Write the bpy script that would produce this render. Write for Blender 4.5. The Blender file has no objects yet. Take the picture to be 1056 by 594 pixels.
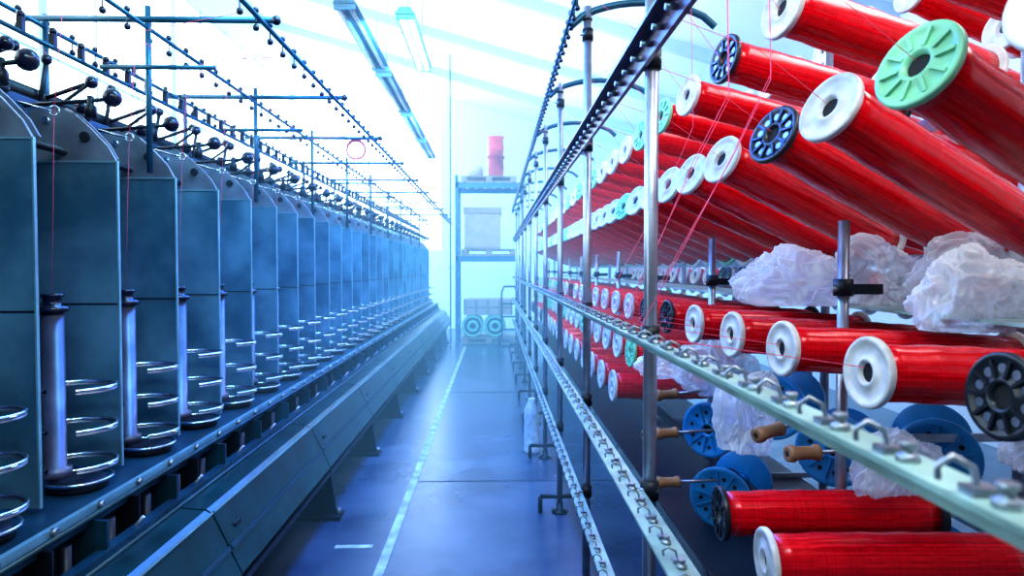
import bpy, math, random
from mathutils import Vector, Matrix, noise
random.seed(7)
S=bpy.context.scene
S.view_settings.view_transform='Standard'
try: S.view_settings.look='Medium High Contrast'
except Exception as e: print(e)
COL=S.collection

# ------------------------------------------------------------ materials
def mat(name,col,rough=.5,metal=0.,emit=None,es=0.,var=0.,vscale=6.,bump=0.,bscale=40.,stretch=(1,1,1),col2=None,spec=.5):
    m=bpy.data.materials.new(name); m.use_nodes=True
    nt=m.node_tree; b=nt.nodes['Principled BSDF']
    b.inputs['Base Color'].default_value=(*col,1); b.inputs['Roughness'].default_value=rough
    b.inputs['Metallic'].default_value=metal
    b.inputs['Specular IOR Level'].default_value=spec
    if emit: b.inputs['Emission Color'].default_value=(*emit,1); b.inputs['Emission Strength'].default_value=es
    tc=nt.nodes.new('ShaderNodeTexCoord'); mp=nt.nodes.new('ShaderNodeMapping')
    mp.inputs['Scale'].default_value=stretch
    nt.links.new(tc.outputs['Object'],mp.inputs['Vector'])
    if var>0 or col2:
        n=nt.nodes.new('ShaderNodeTexNoise'); n.inputs['Scale'].default_value=vscale; n.inputs['Detail'].default_value=6
        nt.links.new(mp.outputs[0],n.inputs['Vector'])
        r=nt.nodes.new('ShaderNodeValToRGB')
        c2=col2 if col2 else tuple(c*(1-var) for c in col)
        r.color_ramp.elements[0].position=.35; r.color_ramp.elements[0].color=(*c2,1)
        r.color_ramp.elements[1].position=.65; r.color_ramp.elements[1].color=(*col,1)
        nt.links.new(n.outputs['Fac'],r.inputs[0]); nt.links.new(r.outputs[0],b.inputs['Base Color'])
    if bump>0:
        n=nt.nodes.new('ShaderNodeTexNoise'); n.inputs['Scale'].default_value=bscale; n.inputs['Detail'].default_value=4
        nt.links.new(mp.outputs[0],n.inputs['Vector'])
        bp=nt.nodes.new('ShaderNodeBump'); bp.inputs['Strength'].default_value=bump; bp.inputs['Distance'].default_value=.005
        nt.links.new(n.outputs['Fac'],bp.inputs['Height']); nt.links.new(bp.outputs[0],b.inputs['Normal'])
    return m
def thread_mat(name,c1,c2):
    m=bpy.data.materials.new(name); m.use_nodes=True
    nt=m.node_tree; b=nt.nodes['Principled BSDF']; b.inputs['Roughness'].default_value=.27
    b.inputs['Specular IOR Level'].default_value=.8
    b.inputs['Specular Tint'].default_value=(1,.25,.28,1)
    b.inputs['Coat Weight'].default_value=.18; b.inputs['Coat Roughness'].default_value=.14
    tc=nt.nodes.new('ShaderNodeTexCoord'); mp=nt.nodes.new('ShaderNodeMapping'); mp.inputs['Scale'].default_value=(2,2,240)
    nt.links.new(tc.outputs['Object'],mp.inputs['Vector'])
    n=nt.nodes.new('ShaderNodeTexNoise'); n.inputs['Scale'].default_value=3; n.inputs['Detail'].default_value=3
    nt.links.new(mp.outputs[0],n.inputs['Vector'])
    mp2=nt.nodes.new('ShaderNodeMapping'); mp2.inputs['Scale'].default_value=(150,150,1.0)  # lengthwise streaks: yarn sheen put into the colour
    nt.links.new(tc.outputs['Object'],mp2.inputs['Vector'])
    n2=nt.nodes.new('ShaderNodeTexNoise'); n2.inputs['Scale'].default_value=1.2; n2.inputs['Detail'].default_value=3
    nt.links.new(mp2.outputs[0],n2.inputs['Vector'])
    hf=nt.nodes.new('ShaderNodeMix'); hf.inputs[0].default_value=.6
    nt.links.new(n.outputs['Fac'],hf.inputs[2]); nt.links.new(n2.outputs['Fac'],hf.inputs[3])
    r=nt.nodes.new('ShaderNodeValToRGB')
    r.color_ramp.elements[0].position=.34; r.color_ramp.elements[0].color=(*c2,1)
    r.color_ramp.elements[1].position=.62; r.color_ramp.elements[1].color=(*c1,1)
    nt.links.new(hf.outputs[0],r.inputs[0]); nt.links.new(r.outputs[0],b.inputs['Base Color'])
    rr=nt.nodes.new('ShaderNodeMapRange'); rr.inputs[1].default_value=.35; rr.inputs[2].default_value=.65; rr.inputs[3].default_value=.16; rr.inputs[4].default_value=.30
    nt.links.new(n2.outputs['Fac'],rr.inputs[0]); nt.links.new(rr.outputs[0],b.inputs['Roughness'])
    bp=nt.nodes.new('ShaderNodeBump'); bp.inputs['Strength'].default_value=.2; bp.inputs['Distance'].default_value=.0008
    nt.links.new(n.outputs[0],bp.inputs['Height']); nt.links.new(bp.outputs[0],b.inputs['Normal'])
    return m

M={}
M['plate']=mat('plate_metal',(.22,.46,.60),.30,.6,var=.55,vscale=3.2,col2=(.07,.20,.30),bump=.12,bscale=9)
M['plate_edge']=mat('plate_edge',(.30,.58,.68),.3,.6,var=.3)
M['gusset']=mat('gusset_metal',(.36,.42,.52),.30,.65,var=.4,vscale=8)
M['dark']=mat('dark_cast_iron',(.008,.014,.025),.45,.3,var=.4)
M['knob']=mat('black_plastic',(.008,.010,.03),.22,0,var=.2)
M['chrome']=mat('chrome',(.70,.80,.92),.2,1,var=.15,vscale=12)
M['fitting']=mat('dull_zinc_fitting',(.40,.44,.50),.38,.85,var=.4,vscale=30)
M['steel']=mat('galvanised_steel',(.38,.40,.50),.32,.75,var=.3,vscale=14)
M['green']=mat('machine_green_paint',(.004,.055,.065),.28,.2,var=.6,vscale=4,bump=.1)
M['teal']=mat('machine_teal_paint',(.008,.060,.10),.4,.2,var=.5,vscale=5)
M['palegreen']=mat('pale_green_paint',(.36,.54,.48),.38,.2,var=.45,vscale=10,bump=.1)
M['tube']=mat('grey_tube',(.14,.15,.22),.36,.5,var=.5,vscale=7)
M['pipe']=mat('blue_pipe',(.02,.12,.19),.35,.4,var=.3)
M['violet']=mat('dark_violet_rail',(.06,.035,.10),.35,.4,var=.4)
M['red']=thread_mat('red_thread',(.88,.002,.014),(.38,.0,.004))
M['red2']=thread_mat('coral_thread',(.95,.012,.03),(.58,.003,.012))
M['stack']=mat('red_orange_wrap',(.70,.06,.05),.6,0,var=.3)
M['white']=mat('white_plastic',(.70,.68,.70),.4,0,var=.35,vscale=20,bump=.1)
M['fgreen']=mat('green_plastic',(.26,.66,.40),.35,0,var=.25,vscale=12)
M['fblack']=mat('black_flange',(.014,.018,.028),.35,0,var=.3,vscale=12)
M['fblue']=mat('blue_plastic',(.015,.24,.56),.35,0,var=.25,vscale=12)
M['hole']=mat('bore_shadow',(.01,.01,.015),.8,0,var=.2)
M['wood']=mat('turned_wood',(.40,.20,.10),.5,0,var=.45,vscale=5,stretch=(6,6,1),bump=.2)
M['pink']=mat('pink_yarn',(.95,.08,.18),.5,0,var=.2)
M['card']=mat('cardboard',(.64,.44,.34),.7,0,var=.12,bump=.2)
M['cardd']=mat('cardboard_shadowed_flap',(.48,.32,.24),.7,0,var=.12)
M['palletwood']=mat('pallet_wood',(.50,.36,.24),.7,0,var=.4,stretch=(1,8,8),bump=.2)
M['rackblue']=mat('rack_paint',(.08,.18,.30),.4,.1,var=.2)
M['lampbody']=mat('lamp_housing',(.20,.36,.46),.4,.1,var=.1)
M['tubeglow']=mat('fluorescent_tube',(1,1,1),.4,0,(.9,.97,1),8)
M['ceil']=mat('ceiling_paint',(.80,.87,.92),.8,0,var=.05,vscale=.8)
M['beam']=mat('beam_paint',(.52,.62,.72),.7,0,var=.06)
M['wallp']=mat('wall_paint',(.84,.90,.94),.8,0,var=.06,vscale=.7)
M['line']=mat('white_line_paint',(.55,.65,.74),.55,0,var=.6,vscale=9)
M['glass']=mat('window_daylight',(.9,.95,1),.5,0,(.78,.93,1),4.2)
M['floor']=mat('floor_concrete',(.070,.105,.165),.27,0,col2=(.028,.048,.09),vscale=1.8,bump=.15,bscale=25)
def film():
    m=bpy.data.materials.new('plastic_film'); m.use_nodes=True; nt=m.node_tree
    b=nt.nodes['Principled BSDF']; b.inputs['Base Color'].default_value=(.94,.94,.99,1); b.inputs['Roughness'].default_value=.16
    b.inputs['Specular IOR Level'].default_value=.9
    out=nt.nodes['Material Output']; tr=nt.nodes.new('ShaderNodeBsdfTransparent'); mx=nt.nodes.new('ShaderNodeMixShader')
    lw=nt.nodes.new('ShaderNodeLayerWeight'); lw.inputs[0].default_value=.3
    r=nt.nodes.new('ShaderNodeMapRange'); r.inputs[1].default_value=.05; r.inputs[2].default_value=.9; r.inputs[3].default_value=.34; r.inputs[4].default_value=.9
    tl=nt.nodes.new('ShaderNodeBsdfTranslucent'); tl.inputs[0].default_value=(.92,.92,.98,1)
    m2=nt.nodes.new('ShaderNodeMixShader'); m2.inputs[0].default_value=.35
    nt.links.new(b.outputs[0],m2.inputs[1]); nt.links.new(tl.outputs[0],m2.inputs[2])
    nt.links.new(lw.outputs['Facing'],r.inputs[0]); nt.links.new(r.outputs[0],mx.inputs[0])
    nt.links.new(tr.outputs[0],mx.inputs[1]); nt.links.new(m2.outputs[0],mx.inputs[2]); nt.links.new(mx.outputs[0],out.inputs['Surface'])
    return m
M['film']=film()

# ------------------------------------------------------------ mesh builder
class MB:
    def __init__(s): s.v=[];s.f=[];s.m=[];s.sm=[];s.mats=[]
    def mi(s,k):
        if k not in s.mats: s.mats.append(k)
        return s.mats.index(k)
    def add(s,vs,fs,k,smooth=False):
        o=len(s.v); s.v+=[tuple(v) for v in vs]; i=s.mi(k)
        for f in fs: s.f.append([a+o for a in f]); s.m.append(i); s.sm.append(smooth)
    def box(s,x0,x1,y0,y1,z0,z1,k):
        vs=[(x,y,z) for z in(z0,z1) for y in(y0,y1) for x in(x0,x1)]
        s.add(vs,[(0,2,3,1),(4,5,7,6),(0,1,5,4),(2,6,7,3),(0,4,6,2),(1,3,7,5)],k)
    def prism_y(s,pts,y0,y1,k):
        n=len(pts); vs=[(x,y0,z) for x,z in pts]+[(x,y1,z) for x,z in pts]
        fs=[tuple(range(n)),tuple(range(2*n-1,n-1,-1))]+[(i,i+n,(i+1)%n+n,(i+1)%n) for i in range(n)]
        s.add(vs,fs,k)
    def frame(s,d):
        d=Vector(d).normalized(); a=Vector((0,0,1)) if abs(d.z)<.9 else Vector((1,0,0))
        u=d.cross(a).normalized(); w=d.cross(u).normalized(); return d,u,w
    def lathe(s,p,d,prof,k,seg=16,smooth=True,cap=True):
        p=Vector(p); d,u,w=s.frame(d); vs=[];fs=[]
        for r,t in prof:
            for j in range(seg):
                a=2*math.pi*j/seg; vs.append(p+d*t+(u*math.cos(a)+w*math.sin(a))*r)
        for i in range(len(prof)-1):
            for j in range(seg):
                j2=(j+1)%seg; fs.append((i*seg+j,i*seg+j2,(i+1)*seg+j2,(i+1)*seg+j))
        s.add(vs,fs,k,smooth)
        if cap:
            o=len(s.v)-len(vs)
            for base in (0,(len(prof)-1)*seg):
                s.f.append([o+base+j for j in range(seg)]); s.m.append(s.mi(k)); s.sm.append(False)
    def cyl(s,p0,p1,r,k,seg=10):
        p0=Vector(p0);p1=Vector(p1); L=(p1-p0).length
        s.lathe(p0,p1-p0,[(r,0),(r,L)],k,seg)
    def sph(s,c,r,k,seg=14,rings=8):
        s.lathe(Vector(c)-Vector((0,0,r)),(0,0,1),[(max(1e-4,r*math.sin(math.pi*i/rings)),r-r*math.cos(math.pi*i/rings)) for i in range(rings+1)],k,seg,cap=False)
    def tube(s,pts,r,k,seg=8,closed=False):
        n=len(pts); pts=[Vector(p) for p in pts]; vs=[];fs=[]; pu=None
        for i in range(n):
            a=pts[(i-1)%n] if (closed or i>0) else pts[i]; b=pts[(i+1)%n] if (closed or i<n-1) else pts[i]
            d=(b-a).normalized()
            if pu is None: _,u,w=s.frame(d)
            else:
                u=(pu-d*pu.dot(d)).normalized(); w=d.cross(u)
            pu=u
            for j in range(seg):
                t=2*math.pi*j/seg; vs.append(pts[i]+(u*math.cos(t)+w*math.sin(t))*r)
        for i in range(n if closed else n-1):
            i2=(i+1)%n
            for j in range(seg):
                j2=(j+1)%seg; fs.append((i*seg+j,i*seg+j2,i2*seg+j2,i2*seg+j))
        s.add(vs,fs,k,True)
    def ring(s,c,R,r,k,n=(0,0,1),a0=0,a1=360,seg=28,ts=6):
        d,u,w=s.frame(n); c=Vector(c); full=(a1-a0>=360)
        N=seg; pts=[c+(u*math.cos(math.radians(a0+(a1-a0)*i/N))+w*math.sin(math.radians(a0+(a1-a0)*i/N)))*R for i in range(N if full else N+1)]
        s.tube(pts,r,k,ts,full)
    def mesh(s,name):
        me=bpy.data.meshes.new(name); me.from_pydata(s.v,[],s.f)
        for k in s.mats: me.materials.append(M[k])
        me.polygons.foreach_set('material_index',s.m); me.polygons.foreach_set('use_smooth',s.sm)
        me.update()
        import bmesh
        bm=bmesh.new(); bm.from_mesh(me); bmesh.ops.recalc_face_normals(bm,faces=bm.faces); bm.to_mesh(me); bm.free()
        return me
    def obj(s,name,parent=None,loc=None,bevel=0):
        o=bpy.data.objects.new(name,s.mesh(name)); COL.objects.link(o)
        if parent: o.parent=parent
        if loc: o.location=loc
        if bevel:
            b=o.modifiers.new('bevel','BEVEL'); b.width=bevel; b.segments=2; b.limit_method='ANGLE'
        return o
def empty(name,loc=(0,0,0)):
    e=bpy.data.objects.new(name,None); COL.objects.link(e); e.location=loc; return e

# ------------------------------------------------------------ room
X0,X1,Y0,Y1=-5.0,4.2,-1.5,17.0
def cz(x): return 5.4-.28*x
b=MB(); b.box(X0,X1,Y0,Y1,-.1,0,'floor'); b.obj('floor')
b=MB(); b.box(-.594,-.546,Y0,13.0,0,.003,'line'); b.box(-.86,-.66,3.62,3.66,0,.003,'line'); b.obj('floor_marking_line')
b=MB()
for y in (4.75,8.2,11.6): b.box(-.54,.9,y,y+.012,0,.0015,'hole')
b.obj('trim_1')
b=MB(); b.prism_y([(X0,cz(X0)),(X1,cz(X1)),(X1,cz(X1)+.1),(X0,cz(X0)+.1)],Y0,Y1,'ceil'); b.obj('ceiling')
b=MB()
for y in (4.5,7.0,9.5,12.0,14.5):
    b.prism_y([(X0,cz(X0)-.16),(X1,cz(X1)-.16),(X1,cz(X1)),(X0,cz(X0))],y,y+.12,'beam')
b.obj('trim_2')
b=MB(); b.prism_y([(X0,0),(X1,0),(X1,cz(X1)),(X0,cz(X0))],Y1,Y1+.1,'wallp'); b.obj('wall_back')
b=MB(); b.box(X1,X1+.1,Y0,Y1,0,cz(X1),'wallp'); b.obj('wall_right')
b=MB(); b.box(X0-.1,X0,Y0,Y1,0,1.9,'wallp'); b.box(X0-.1,X0,Y0,Y1,5.9,cz(X0),'wallp')
ys=[Y0+i*3.08 for i in range(7)]
for y in ys: b.box(X0-.1,X0,y-.08,y+.08,1.9,5.9,'wallp')
b.obj('wall_left')
for i in range(6):
    b=MB(); y0=ys[i]+.08;y1=ys[i+1]-.08
    b.box(X0-.07,X0-.05,y0,y1,1.9,5.9,'glass')
    for k in range(1,3):
        yy=y0+(y1-y0)*k/3; b.box(X0-.05,X0-.02,yy-.015,yy+.015,1.9,5.9,'beam')
    for z in (1.92,3.9,5.87): b.box(X0-.05,X0-.02,y0,y1,z-.015,z+.015,'beam')
    b.obj('window_%d'%(i+1))
b=MB(); b.prism_y([(-4.9,2.0),(-1.3,2.0),(-1.3,5.5),(-4.9,6.4)],Y1-.03,Y1-.01,'glass')  # added glowing panel for the blown-out end wall
for x in (-4.9,-3.1,-1.3): b.box(x-.02,x+.02,Y1-.05,Y1-.03,2.0,5.5,'beam')
b.obj('window_7')

# ------------------------------------------------------------ left twisting machine
LM=empty('twisting_machine')
YS,YE,P=1.19,14.9,.46
pl=[]; y=YS
while y<YE: pl.append(y); y+=P
b=MB()
for y in pl:
    b.box(-1.92,-1.40,y,y+.006,.76,1.90,'plate')
    b.box(-1.404,-1.398,y-.005,y+.008,.76,1.90,'plate_edge')
    b.box(-1.92,-1.40,y-.003,y,1.366,1.371,'dark')
    b.box(-1.92,-1.40,y-.004,y,1.893,1.90,'plate_edge')
b.obj('separator_plates',LM)
b=MB()
for y in pl:
    pts=[(-1.41,1.90),(-1.44,1.955),(-1.50,2.02),(-1.56,2.075),(-1.61,2.10),(-1.70,2.10),(-1.78,2.02),(-1.84,1.90)]
    b.prism_y(pts,y+.01,y+.022,'gusset')
    b.prism_y([(x-.07,z+.03) for x,z in pts],y+.15,y+.16,'gusset')
    b.cyl((-1.52,y-.002,1.99),(-1.52,y+.03,1.99),.018,'dark')
    b.cyl((-1.66,y-.002,2.05),(-1.66,y+.03,2.05),.012,'chrome')
b.obj('guide_gussets',LM)
b=MB()
for y in pl:
    b.cyl((-1.80,y+.01,2.10),(-1.42,y+.01,2.13),.008,'dark',8)
    b.sph((-1.42,y+.01,2.135),.034,'knob')
    b.lathe((-1.50,y+.01,2.06),(0,0,1),[(.02,0),(.02,.04),(.012,.05),(.012,.08)],'dark',10)
    m=y+P/2
    b.lathe((-1.66,m,1.93),(0,0,1),[(.03,0),(.03,.1),(.018,.12),(.018,.16),(.028,.17),(.028,.19)],'dark',12)
    b.sph((-1.66,m,2.15),.028,'knob')
    b.box(-1.72,-1.60,m-.05,m+.05,1.93,2.0,'dark')
    b.cyl((-1.60,m,2.06),(-1.46,m-.05,2.02),.005,'chrome',6)
    b.ring((-1.45,m-.05,2.02),.016,.003,'chrome',(0,1,0),seg=12)
    b.cyl((-1.70,y+.12,2.12),(-1.56,y+.12,2.22),.007,'dark',6); b.sph((-1.56,y+.12,2.22),.024,'knob',10,6)
    b.cyl((-1.84,m,2.1),(-1.80,m,2.34),.009,'dark',6); b.sph((-1.80,m,2.34),.022,'knob',10,6)
    b.cyl((-1.86,y+.3,2.2),(-1.66,y+.3,2.27),.009,'dark',6); b.sph((-1.66,y+.3,2.27),.02,'knob',10,6)
b.box(-2.0,-1.76,YS,YE,1.90,2.08,'dark'); b.box(-1.78,-1.74,YS,YE,2.06,2.14,'teal')
b.cyl((-1.60,YS,1.935),(-1.60,YE,1.935),.014,'dark')
b.cyl((-1.88,YS,2.2),(-1.88,YE,2.2),.035,'dark')
b.obj('tension_heads',LM)
b=MB(); b.box(-2.02,-1.92,YS,YE,.1,2.0,'teal')
b.box(-1.92,-1.26,YS,YE,.70,.75,'teal'); b.box(-1.268,-1.25,YS,YE,.735,.765,'plate_edge')
b.cyl((-1.235,YS,.74),(-1.235,YE,.74),.009,'teal')
b.box(-1.34,-1.31,YS,YE,.42,.70,'dark'); b.box(-1.23,-1.19,YS,YE,.61,.63,'teal')
b.cyl((-1.19,YS,.60),(-1.19,YE,.60),.010,'teal')
b.box(-1.7,-1.32,YS,YE,.04,.55,'dark')
b.obj('machine_bed',LM)
b=MB()
for y in pl:
    m=y+P/2
    b.box(-1.30,-1.20,y,y+.014,.55,.72,'teal')
    b.box(-1.30,-1.22,m,m+.010,.55,.72,'dark')
    for q in (y+.115,m+.115):
        b.lathe((-1.255,q,.56),(0,0,1),[(.02,0),(.03,.01),(.03,.05),(.016,.06),(.016,.13)],'dark',12)
    b.cyl((-1.252,y+.05,.755),(-1.235,y+.05,.755),.012,'fitting',10)
    b.cyl((-1.252,m+.05,.755),(-1.235,m+.05,.755),.012,'fitting',10)
    b.cyl((-1.26,m-.03,.58),(-1.19,m-.03,.66),.006,'steel',8)
b.obj('spindle_brakes',LM)
b=MB()
for y in pl:
    m=y+P/2; cx=-1.425
    b.lathe((-1.50,m,.79),(0,0,1),[(.05,0),(.05,.03),(.034,.035),(.034,.56)],'tube',18)
    b.lathe((-1.50,m,1.35),(0,0,1),[(.036,0),(.05,.005),(.05,.02),(.028,.025),(.028,.05),(.034,.055),(.034,.065)],'knob',18)
    b.lathe((cx,m,.752),(0,0,1),[(.09,0),(.095,.012),(.085,.03),(.05,.04)],'dark',26)
    b.ring((cx,m,.785),.104,.006,'chrome',seg=28)
    for z in (1.10,.965,.84):
        b.ring((cx,m,z),.118,.0065,'chrome',a0=-150,a1=165,seg=30)
        b.ring((cx,m,z-.011),.118,.004,'steel',a0=-150,a1=165,seg=30,ts=5)
        b.ring((cx+.118,m-.02,z),.012,.003,'chrome',(0,0,1),seg=12,ts=5)
    b.cyl((cx-.112,m+.05,.75),(cx-.112,m+.05,1.14),.006,'steel',8)
    b.cyl((cx-.112,m-.05,.75),(cx-.112,m-.05,1.14),.006,'steel',8)
b.obj('spindles_and_balloon_rings',LM)
b=MB()
y=YS
while y<YE:
    y2=min(y+1.38,YE)-.012
    b.prism_y([(-1.20,.60),(-1.09,.59),(-1.065,.575),(-.955,.345),(-.965,.325),(-1.02,.325),(-1.11,.52),(-1.20,.54)],y,y2,'green')
    b.prism_y([(-1.068,.583),(-1.062,.587),(-1.058,.578),(-1.062,.574)],y,y2,'plate_edge')
    b.prism_y([(-1.005,.452),(-.998,.455),(-.99,.438),(-.997,.434)],y,y2,'teal')
    b.prism_y([(-1.04,.32),(-.95,.32),(-.95,.30),(-1.04,.30)],y,y2,'dark')
    b.box(-1.35,-1.02,y+.1,y+.16,0,.5,'dark'); b.box(-1.4,-.92,y+.07,y+.19,0,.025,'dark')
    b.prism_y([(-1.02,.30),(-1.02,.03),(-.95,.03),(-.99,.30)],y+.12,y+.14,'dark')
    b.cyl((-.94,y+.13,.025),(-.94,y+.13,.06),.014,'steel',8)
    y+=1.38
b.obj('waste_trough',LM)
b=MB(); zt=2.5
bars=[2.86-1.27+1.27*i for i in range(0,10)]
for x,z,r in ((-.94,zt,.010),(-1.44,zt,.009),(-1.86,zt,.010),(-1.62,2.31,.009)):
    b.cyl((x,1.0,z),(x,YE,z),r,'pipe',8)
for y in bars:
    b.cyl((-1.95,y,zt+.025),(-.90,y,zt+.025),.013,'pipe',10)
    b.cyl((-1.62,y,2.31+.02),(-1.15,y,2.33),.010,'pipe',8)
    b.cyl((-1.44,y+.03,1.9),(-1.44,y+.03,zt+.09),.012,'pipe',10)
    b.cyl((-1.86,y+.03,1.9),(-1.86,y+.03,zt+.05),.012,'pipe',10)
    b.sph((-.90,y,zt+.025),.02,'knob',8,6)
yy=1.2
k=0
while yy<YE-.1:
    for x in (-.94,-1.44,-1.86):
        b.sph((x,yy,zt+.018),.013,'knob',8,5)
        b.cyl((x,yy,zt),(x,yy,zt-.05),.003,'dark',5); b.sph((x,yy,zt-.05),.014,'knob',8,5)
    b.box(-1.63,-1.61,yy-.01,yy+.01,2.31,2.36,'dark'); b.sph((-1.62,yy,2.37),.015,'knob',8,5)
    yy+=.17; k+=1
b.obj('overhead_guide_frame',LM)
b=MB()
for i,y in enumerate(pl):
    m=y+P/2
    b.cyl((-.94,y,zt-.05),(-1.44,m,zt-.05),.0014,'pink',4)
    b.cyl((-1.44,m,zt-.05),(-1.45,m-.05,2.02),.0014,'pink',4)
    b.cyl((-1.45,m-.05,2.02),(-1.50,m,1.42),.0007,'pink',4)
    b.cyl((-1.86,m,zt-.05),(-1.66,m,2.16),.0014,'pink',4)
    if i%3==0: b.tube([(-1.44,m,zt-.06),(-1.36,m+.1,2.36),(-1.3,m+.2,2.33),(-1.2,m+.25,2.42),(-.94,m+.3,zt-.05)],.0018,'pink',4)
b.obj('yarn_ends',LM)
b=MB(); 
for i in range(5): b.ring((0,.004*i,.006*(i%3)),.075-.004*(i%2),.004,'pink',(0.15*(i%2),1,.05*i),seg=26,ts=5)
b.cyl((0,0,.07),(0,0,.09),.004,'dark',6)
b.obj('yarn_coil',LM,loc=(-1.10,5.45,2.44))

# ------------------------------------------------------------ right creel frame
RC=empty('bobbin_creel')
PY=[1.73+1.2*i for i in range(10)]
RX=.40; RS,RE=.38,13.0
b=MB()
for y in PY:
    b.cyl((RX,y,.02),(RX,y,2.62),.0175,'steel',14)
    b.lathe((RX,y,0),(0,0,1),[(.05,0),(.05,.012),(.022,.02),(.022,.06)],'dark',14)
    b.cyl((RX-.12,y,.10),(RX+.14,y,.10),.014,'dark',8); b.cyl((RX-.12,y,.10),(RX-.12,y,.0),.014,'dark',8); b.cyl((RX+.14,y,.10),(RX+.14,y,0),.014,'dark',8)
    for z in (.53,.93,1.33,2.03,2.5):
        b.lathe((RX,y,z-.025),(0,0,1),[(.024,0),(.024,.05)],'dark',14); b.cyl((RX-.035,y-.01,z),(RX+.02,y-.01,z),.007,'fitting',8)
for y in PY:
    yb=y+.23
    b.cyl((1.02,yb,.02),(1.02,yb,1.64),.0165,'steel',14)
    b.lathe((1.02,yb,1.42),(0,0,1),[(.028,0),(.028,.05)],'dark',14)
    b.box(1.02,1.13,yb-.015,yb+.015,1.425,1.455,'dark'); b.cyl((.98,yb-.01,1.44),(1.0,yb-.01,1.44),.008,'fitting',8)
    b.cyl((1.56,yb,.02),(1.56,yb,2.62),.02,'steel',12)
    b.cyl((.4,y,2.56),(.40,y,2.57),.02,'dark')
    arc=[(.33+.62*t,y+.0,2.54+.10*math.sin(math.pi*t)**.6) for t in [i/12 for i in range(13)]]
    b.tube(arc,.016,'pipe',8)
b.obj('creel_posts',RC)
b=MB()
def angle(x,z,w,h,k,y0=RS,y1=RE,t=.006):
    b.box(x-w,x,y0,y1,z,z+t,k); b.box(x-t,x,y0,y1,z-h,z,k)
angle(RX-.018,1.327,.042,.028,'palegreen'); angle(RX-.018,.925,.06,.035,'palegreen'); angle(RX-.018,.52,.05,.035,'palegreen',1.0)
b.box(RX-.03,RX-.018,.9,RE,2.005,2.065,'violet'); b.box(RX-.062,RX-.018,.9,RE,2.06,2.066,'violet')
b.cyl((RX-.065,.9,2.60),(RX-.065,RE,2.60),.010,'pipe',8)
for x,z in ((1.50,1.53),(1.50,2.0),(1.42,1.20),(1.36,.78)):
    b.box(x,x+.04,1.0,RE,z-.02,z+.02,'steel')
b.box(1.12,1.40,1.2,RE,1.375,1.383,'palegreen')
b.box(.70,1.45,1.2,RE,.50,.51,'dark'); b.box(.98,1.0,1.2,RE,.62,.66,'dark')
for y in PY:
    for z in (.52,1.0): b.box(.98,1.5,y+.225,y+.235,z-.012,z+.012,'steel')
b.obj('creel_rails',RC)
b=MB()
yy=.46;k=0
while yy<RE-.1:
    for z,x in ((1.333,RX-.042),(.931,RX-.045),(.526,RX-.045)):
        if z<.6 and yy<1: continue
        b.lathe((x,yy,z),(0,0,1),[(.010,0),(.010,.006),(.005,.007),(.005,.012),(.0075,.013),(.0075,.018)],'fitting',8)
        b.box(x-.011,x+.011,yy+.018,yy+.036,z,z+.007,'fitting')
        b.tube([(x,yy+.03,z+.005),(x-.004,yy+.03,z+.020),(x-.018,yy+.032,z+.028),(x-.028,yy+.034,z+.020),(x-.026,yy+.036,z+.010)],.0026,'fitting',6)
    if yy>.95:
        b.lathe((RX-.036,yy,2.066),(0,0,1),[(.012,0),(.012,.010),(.006,.011),(.006,.018)],'knob',8)
        b.cyl((RX-.055,yy,2.03),(RX-.03,yy,2.03),.007,'steel',6)
        b.sph((RX-.065,yy,2.615),.014,'knob',8,5); b.cyl((RX-.065,yy,2.6),(RX-.065,yy,2.55),.004,'dark',5); b.sph((RX-.065,yy,2.55),.012,'knob',8,5)
    yy+=.115 if yy<6 else .15
b.obj('yarn_guide_fittings',RC)

# ------------------------------------------------------------ bobbins
def bobbin_mesh(name,flk,thr,L,R=.074,rb=.062,spokes=False):
    b=MB(); T=.016; Z=(0,0,1)
    for z0,s in ((0,1),(L,-1)):
        def q(pr): return [(r,t*s) for r,t in pr]
        p=(0,0,z0)
        b.lathe(p,Z,q([(.020,.010),(.024,-.001),(.030,0),(.034,.004),(R*.80,.005),(R*.86,0),(R*.97,0),(R,.003),(R,T-.003),(R*.97,T),(.03,T)]),flk,40,cap=False)
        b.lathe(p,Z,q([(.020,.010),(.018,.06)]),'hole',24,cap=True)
        if spokes:
            for i in range(10):
                a=2*math.pi*i/10; c,sn=math.cos(a),math.sin(a)
                r0,r1,w=.030,R*.84,.003; zt=z0-.002*s; zb=z0+.006*s
                vs=[]
                for zz in (zt,zb):
                    for r,ww in ((r0,-w),(r1,-w),(r1,w),(r0,w)): vs.append((c*r-sn*ww,sn*r+c*ww,zz))
                b.add(vs,[(0,1,2,3),(4,5,6,7),(0,1,5,4),(1,2,6,5),(2,3,7,6),(3,0,4,7)],flk)
            if flk!='fgreen':
              for i in range(10):
                a=2*math.pi*(i+.5)/10; rr=R*.63
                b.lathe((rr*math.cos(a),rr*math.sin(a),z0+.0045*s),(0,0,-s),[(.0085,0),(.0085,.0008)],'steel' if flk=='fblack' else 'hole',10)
    if thr:
        pr=[(.03,T),(rb*.93,T+.0005)]
        for i in range(1,16):
            t=i/16; z=T+(L-2*T)*t
            r=rb*(.93+.07*min(1,4*min(t,1-t)))+.0012*math.sin(t*37)
            pr.append((r,z))
        pr+=[(rb*.93,L-T-.0005),(.03,L-T)]
        b.lathe((0,0,0),Z,pr,thr,48,cap=False)
    else: b.lathe((0,0,0),Z,[(.028,T),(.028,L-T)],flk,24,cap=False)
    b.cyl((0,0,L-.01),(0,0,L+.06),.009,'steel',10)
    return b.mesh(name)
BM={}
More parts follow.
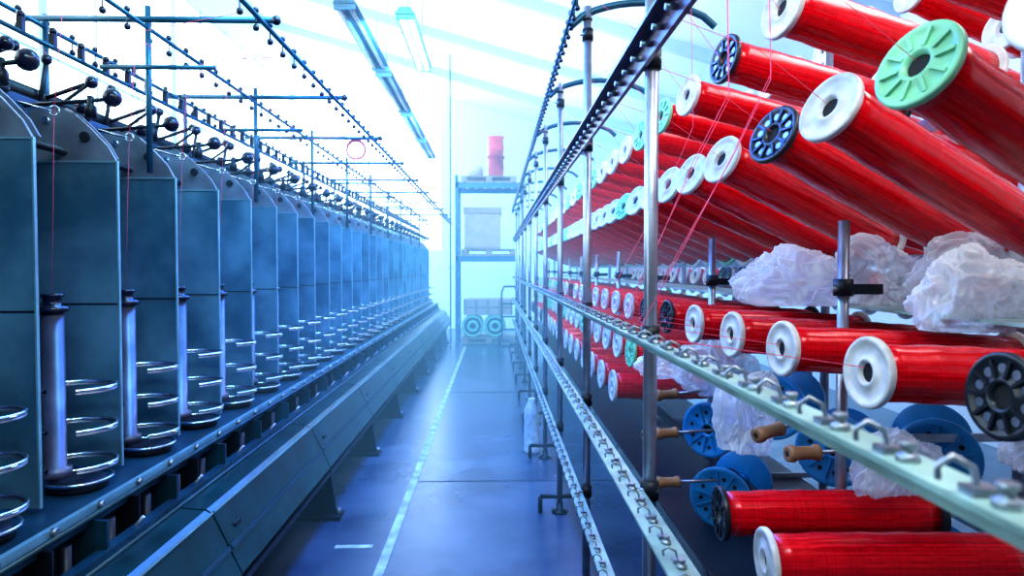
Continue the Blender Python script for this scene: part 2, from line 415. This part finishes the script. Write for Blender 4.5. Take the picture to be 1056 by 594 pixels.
for nm,flk,sp in (('w','white',False),('g','fgreen',True),('k','fblack',1)):
    for sfx,L in (('',.60),('L',.82),('M',.70)):
        BM[nm+sfx]=bobbin_mesh('thread_bobbin_'+nm+sfx,flk,'red',L,spokes=sp)
        BM[nm+'2'+sfx]=bobbin_mesh('coral_bobbin_'+nm+sfx,flk,'red2',L,spokes=sp)
BM['empty']=bobbin_mesh('empty_bobbin',"fblue",None,.30,R=.12,spokes=True)
def bobbin(kind,loc,d,scale=1.,name='thread_bobbin'):
    o=bpy.data.objects.new(name,BM[kind]); COL.objects.link(o)
    o.location=loc; d=Vector(d).normalized()
    o.rotation_mode='QUATERNION'
    o.rotation_quaternion=d.to_track_quat('Z','Y')@Matrix.Rotation(random.uniform(0,6.28),4,'Z').to_quaternion()
    o.scale=(scale,scale,1)
    return o
R_=random.uniform
ya=[.88,1.20,1.52,1.83,2.25,2.60,2.94]; ka=['w','g','w','k','w','w','w']
y=3.28
while y<12.5: ya.append(y); ka.append(random.choice(['w','w','w','g'])); y+=.34
for y,k in zip(ya,ka):
    bobbin((k if y<5 else k+'2')+'L',(.75,y,1.865),(.86+R_(-.01,.01),.33+R_(-.02,.02),-.33+R_(-.015,.015)),1.12)
yb=[.95,1.34,1.76,2.20,2.62,3.03,3.45]; kb=['k','w','w','k','w','g','g']
y=3.87
while y<12.5: yb.append(y); kb.append(random.choice(['w','w','g'])); y+=.42
for y,k in zip(yb,kb):
    bobbin((k if y<5 else k+'2')+'M',(.74,y,2.17+R_(-.01,.01)),(.93,.24+R_(-.02,.02),-.16),1.08)
yc=[1.09,1.35,1.76,2.14,2.55,2.96]; kc=['k','w','w','w','w','k']
y=3.38
while y<12.5: yc.append(y); kc.append(random.choice(['w','w','g','k'])); y+=.42
for y,k in zip(yc,kc):
    bobbin((k if y<3.2 else k+'2')+('M' if y>1.4 else ''),(.75 if y>1.2 else .83,y,1.29),(.97,.12,-.05+R_(-.01,.01)),.99)
for x,y,k in ((.63,1.88,'k'),(.635,1.57,'w')): bobbin(k,(x,y,.81),(.99,-.06,0.015),1.03)
y=3.80
while y<12.5:
    bobbin(random.choice(['w2','w2','k2']),(.66,y,.84),(.99,.05,-.02),1.2); y+=.42
y=3.5
while y<12.5:
    bobbin(random.choice(['w2','w2','g2']),(.70,y,1.07),(.98,.10,-.04),1.1); y+=.38
for z0,yst in ((2.62,1.3),(2.30,1.5),(2.02,1.3),(1.72,1.55),(1.45,1.7)):
    y=yst
    while y<9.5:
        bobbin(random.choice(['w','k','w']) if y<5 else 'w2',(1.68,y,z0),(.93,.20,-.24),1.1); y+=.36

def turned(loc,d,sc=1):
    b=MB(); b.lathe((0,0,0),(0,0,1),[(.012,-.0),(.022,.001),(.0235,.008),(.0235,.018),(.019,.024),(.018,.075),(.022,.082),(.022,.092),(.013,.095)],'wood',20)
    b.cyl((0,0,.09),(0,0,.25),.006,'steel',8)
    b.lathe((0,0,-.001),(0,0,1),[(.008,0),(.008,.002)],'hole',12)
    o=b.obj('wooden_bobbin'); o.location=loc; o.rotation_mode='QUATERNION'; o.rotation_quaternion=Vector(d).normalized().to_track_quat('Z','Y'); o.scale=(sc,)*3
turned((.735,1.88,1.03),(.9,.35,.14)); turned((.79,1.80,1.00),(.98,.15,-.0))
turned((.62,2.6,.86),(.95,.2,.0)); turned((.64,2.9,.78),(.95,.2,.0)); turned((.60,2.5,.70),(.95,.1,.0)); turned((.66,2.75,.98),(.95,.2,.05))
for loc,d in (((1.12,2.20,.90),(.55,.8,-.1)),((1.00,2.42,1.0),(.6,.75,-.05)),((1.32,1.98,.93),(.5,.85,0)),((.92,2.9,.80),(.7,.7,0)),((1.18,1.75,.62),(.5,.85,0)),((.86,2.55,.62),(.6,.8,0))):
    o=bobbin('empty',loc,d,1.0,'empty_bobbin')

# ------------------------------------------------------------ plastic bags (crumpled film)
def bag(loc,sx,sy,sz,seed,rot=0):
    import bmesh
    bm=bmesh.new(); bmesh.ops.create_icosphere(bm,subdivisions=6,radius=1)
    off=Vector((seed*3.1,seed*1.7,seed*.9))
    def ridge(p):
        ds,_=noise.voronoi(p); return min(1,(ds[1]-ds[0])*1.6)
    for v in bm.verts:
        p=v.co.copy()
        w=Vector((noise.noise(p*1.5+off),noise.noise(p*1.5+off+Vector((9,0,0))),noise.noise(p*1.5+off+Vector((0,9,0)))))*.6
        q=p+w; q=Vector((q.x*1.6,q.y*1.6,q.z*.8))
        n1=noise.noise(p*1.2+off)
        d=1.0+.5*n1-.38*ridge(q*1.1+off)-.12*ridge(q*2.6+off*2)-.015*ridge(q*6+off)+.16
        v.co=Vector((p.x*d*sx,p.y*d*sy,p.z*d*sz))
        if v.co.z<-sz*.6: v.co.z=-sz*.6-(v.co.z+sz*.6)*.1
    me=bpy.data.meshes.new('plastic_bag'); bm.to_mesh(me); bm.free()
    me.materials.append(M['film'])
    for p in me.polygons: p.use_smooth=True
    o=bpy.data.objects.new('plastic_bag',me); COL.objects.link(o); o.location=loc; o.rotation_euler=(0,0,rot)
bag((1.00,2.24,1.45),.16,.11,.12,1); bag((1.28,2.22,1.46),.15,.11,.13,2,.5)
bag((1.20,1.66,1.42),.14,.10,.12,3,.2); bag((1.38,1.90,1.45),.15,.11,.13,4); bag((1.15,2.7,1.45),.2,.12,.10,5)
bag((.80,2.12,1.02),.08,.08,.16,6); bag((1.12,1.84,.95),.13,.07,.10,7,.4); bag((.95,2.9,1.05),.15,.12,.14,8)
bag((.62,2.55,1.13),.07,.09,.06,9); bag((1.30,1.5,1.10),.10,.1,.11,10)

b=MB()
for x,y in ((.66,1.95),(.68,2.0),(.70,1.75),(.72,1.80),(.69,2.4)):
    b.tube([(x,y,2.6),(x+.005,y,2.3),(x+.01,y-.01,2.0),(x-.1,y-.03,1.75+.05*R_(0,1)),(.37,y-.06,1.36)],.0010,'pink',4)
for y in ya[:14]:
    b.tube([(.75,y,1.87),(.58,y-.03,1.98),(.355,y-.08,2.04)],.0009,'pink',4)
for y in yb[:14]:
    b.tube([(.74,y,2.17),(.55,y-.02,2.40),(.335,y-.05,2.54)],.0009,'pink',4)
for y in yc[1:14]:
    b.tube([(.75,y,1.30),(.55,y-.02,1.33),(.35,y-.05,1.36)],.0009,'pink',4)
b.obj('thread_runs',RC)

b=MB(); b.lathe((0,0,0),(0,0,1),[(.062,0),(.066,.01),(.066,.03),(.06,.04),(.062,.30),(.055,.36),(.035,.40),(.03,.41),(.03,.44),(.024,.445)],'white',28)
b.obj('yarn_cone',loc=(.30,5.5,0))

# ------------------------------------------------------------ storage rack at end
SR=empty('storage_rack'); Y=13.5
b=MB()
for x in (-.78,.55):
    for yy in (Y,Y+1.0): b.box(x,x+.06,yy,yy+.06,0,3.35,'rackblue')
    for i in range(6): b.cyl((x+.03,Y+.03,.2+i*.5),(x+.03,Y+1.03,.45+i*.5),.012,'rackblue',6)
for z in (3.2,1.75):
    b.box(-.78,.61,Y,Y+.05,z-.10,z,'rackblue'); b.box(-.78,.61,Y+1.0,Y+1.05,z-.10,z,'rackblue')
    for i in range(7): b.box(-.74+i*.19,-.60+i*.19,Y,Y+1.06,z,z+.02,'palletwood')
b.obj('rack_frame',SR)
def pallet(x,y,z,w=1.1,d=.9):
    b=MB()
    for i in range(3):
        yy=y+i*(d-.1)/2; b.box(x,x+w,yy,yy+.1,z,z+.022,'palletwood')
        for j in range(3): xx=x+j*(w-.12)/2; b.box(xx,xx+.12,yy,yy+.1,z+.022,z+.1,'palletwood')
    for i in range(6): yy=y+i*(d-.1)/5; b.box(x,x+w,yy,yy+.1,z+.1,z+.122,'palletwood')
    b.obj('wooden_pallet')
pallet(-.66,Y+.05,0); pallet(-.66,Y+.05,1.772); pallet(-.66,Y+.05,3.222)
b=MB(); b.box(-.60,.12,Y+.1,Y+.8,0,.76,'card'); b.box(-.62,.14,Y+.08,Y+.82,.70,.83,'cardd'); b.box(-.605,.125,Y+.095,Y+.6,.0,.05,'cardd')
b.obj('cardboard_box',loc=(0,0,1.895),bevel=.01)
b=MB()
for i in range(2):
    b.lathe((0,0,i*.42),(0,0,1),[(.18,0),(.18,.02),(.15,.03),(.165,.2),(.15,.38),(.18,.39),(.18,.41)],'stack' ,28)
b.obj('yarn_package_stack',loc=(.03,Y+.4,3.345))
b=MB(); b.lathe((0,0,0),(1,0,0),[(.05,0),(.12,.02),(.12,.30),(.05,.33)],'card',20); b.obj('wrapped_roll',loc=(-.55,Y+.4,3.465))
for x in (-.44,.01):
    b=MB()
    b.lathe((0,0,0),(0,1,0),[(.05,.02),(.07,0),(.12,0),(.125,.015),(.17,.015),(.18,0),(.215,0),(.22,.02),(.22,.06),(.19,.065),(.19,.55),(.22,.56),(.22,.6)],'fgreen',36)
    b.lathe((0,-.001,0),(0,1,0),[(.13,0.01),(.165,.01),(.165,.014)],'dark',36); b.lathe((0,-.002,0),(0,1,0),[(.05,.01),(.05,.03)],'hole',20)
    b.obj('yarn_beam_roll',loc=(x,Y+.1,.345))
b=MB(); b.box(-.62,.36,0,.7,0,.32,'card'); b.box(-.62,.36,-.01,0,.14,.17,'palletwood')
for i in range(5): b.box(-.62+i*.235,-.58+i*.235,-.012,0,0,.32,'palletwood')
b.obj('wooden_crate',loc=(0,Y+.1,.57),bevel=.008)
b=MB()
for x in (0,.3): b.tube([(x,0,.12),(x,.02,.6),(x,.08,1.05),(x+(.05 if x==0 else -.05),.12,1.15)],.018,'green',8)
b.cyl((.05,.12,1.15),(.25,.12,1.15),.018,'dark',8)
for z in (.3,.55,.8): b.box(0,.3,.0,.03,z,z+.03,'green')
b.box(-.02,.32,-.22,.02,.02,.035,'green')
for x in (-.05,.35): b.lathe((x-.02,.06,.1),(1,0,0),[(.04,0),(.1,0),(.1,.04),(.04,.04)],'knob',20)
b.cyl((-.05,.06,.1),(.35,.06,.1),.012,'steel',8)
b.obj('hand_truck',loc=(.14,13.2,0))
b=MB(); b.cyl((-.86,13.3,0),(-.86,13.3,cz(-.86)),.014,'pipe',8); b.box(-.90,-.82,13.27,13.33,1.5,1.53,'steel'); b.lathe((-.86,13.3,0),(0,0,1),[(.04,0),(.04,.01)],'steel',10); b.obj('conduit_pipe')

# ------------------------------------------------------------ lamps
def lamp(x,y,z,L,glow=True):
    b=MB()
    b.prism_y([(-.09,.0),(-.05,.06),(.05,.06),(.09,0),(.07,-.005),(-.07,-.005)],0,L,'lampbody')
    for xx in (-.04,.04): b.cyl((xx,.04,-.025),(xx,L-.04,-.025),.016,'tubeglow' if glow else 'white',10)
    for yy in (0,L-.03): b.box(-.08,.08,yy,yy+.03,-.045,.0,'lampbody')
    for yy in (.2,L-.2): b.cyl((0,yy,.06),(0,yy,cz(x)-z-.002),.004,'steel',5)
    b.obj('fluorescent_lamp',loc=(x,y,z))
for y in (1.6,3.4,5.2,7.0,8.8,10.6): lamp(-1.13,y,3.5,1.62,False)
lamp(-.78,6.0,3.72,1.6)

# ------------------------------------------------------------ added haze volume, blue depth glow put in by emission
m=bpy.data.materials.new('glow_haze'); m.use_nodes=True; nt=m.node_tree; nt.nodes.clear()
out=nt.nodes.new('ShaderNodeOutputMaterial'); ab=nt.nodes.new('ShaderNodeVolumeAbsorption'); em=nt.nodes.new('ShaderNodeEmission'); ad=nt.nodes.new('ShaderNodeAddShader')
ab.inputs['Color'].default_value=(.3,.5,.8,1); ab.inputs['Density'].default_value=.03
em.inputs['Color'].default_value=(.17,.52,1,1); em.inputs['Strength'].default_value=.047
nt.links.new(ab.outputs[0],ad.inputs[0]); nt.links.new(em.outputs[0],ad.inputs[1]); nt.links.new(ad.outputs[0],out.inputs['Volume'])
M['haze']=m
b=MB(); b.prism_y([(X0+.05,.02),(X1-.05,.02),(X1-.05,cz(X1)-.2),(X0+.05,cz(X0)-.2)],3.2,Y1-.1,'haze'); b.obj('glow_haze')

# ------------------------------------------------------------ lights
w=bpy.data.worlds.new('World'); S.world=w; w.use_nodes=True
w.node_tree.nodes['Background'].inputs[0].default_value=(.35,.62,1,1); w.node_tree.nodes['Background'].inputs[1].default_value=.16
def area(name,loc,rot,sx,sy,e,c):
    l=bpy.data.lights.new(name,'AREA'); l.shape='RECTANGLE'; l.size=sx; l.size_y=sy; l.energy=e; l.color=c
    o=bpy.data.objects.new(name,l); COL.objects.link(o); o.location=loc; o.rotation_euler=rot
area('ceiling_fill',(0,10,3.9),(math.pi,0,0),4,9,140,(.8,.95,1))  # added upward fill light, only brightens the ceiling
area('aisle_blue_fill',(-.35,5.0,3.0),(0,0,0),.4,5,210,(.02,.17,1))  # added blue fill light, tints the aisle and machines
for i,(yy,e,c_) in enumerate(((.2,30,(.36,.88,1)),(2.6,46,(.22,.72,1)),(5.6,60,(.14,.62,1)),(8.8,60,(.16,.66,1)))):
    area('plate_fill' if i==0 else 'plate_fill.%03d'%i,(-.55,yy,3.3),(math.radians(58),0,math.radians(24)),.8,.5,e,c_)  # added cyan fill lights aimed at the separator plates
area('creel_fill',(.6,.2,3.4),(math.radians(30),0,math.radians(-15)),.8,.6,42,(1,.97,.95))  # this and the next two: added neutral fill lights for the bobbins
area('creel_fill.001',(2.6,1.4,3.9),(0,math.radians(25),0),.6,3,62,(1,.98,.98))
area('creel_fill.002',(1.1,6.5,3.6),(0,0,0),.4,5,60,(1,.95,.95))

# ------------------------------------------------------------ camera
c=bpy.data.cameras.new('camera'); co=bpy.data.objects.new('camera',c); COL.objects.link(co)
c.lens=700*36/1056; c.sensor_width=36; c.clip_start=.02
co.location=(0,0,1.5)
d=Vector((18/700,1,-20/700)); co.rotation_mode='QUATERNION'; co.rotation_quaternion=d.to_track_quat('-Z','Y')
c.dof.use_dof=True; c.dof.focus_distance=2.3; c.dof.aperture_fstop=4.5
S.camera=co
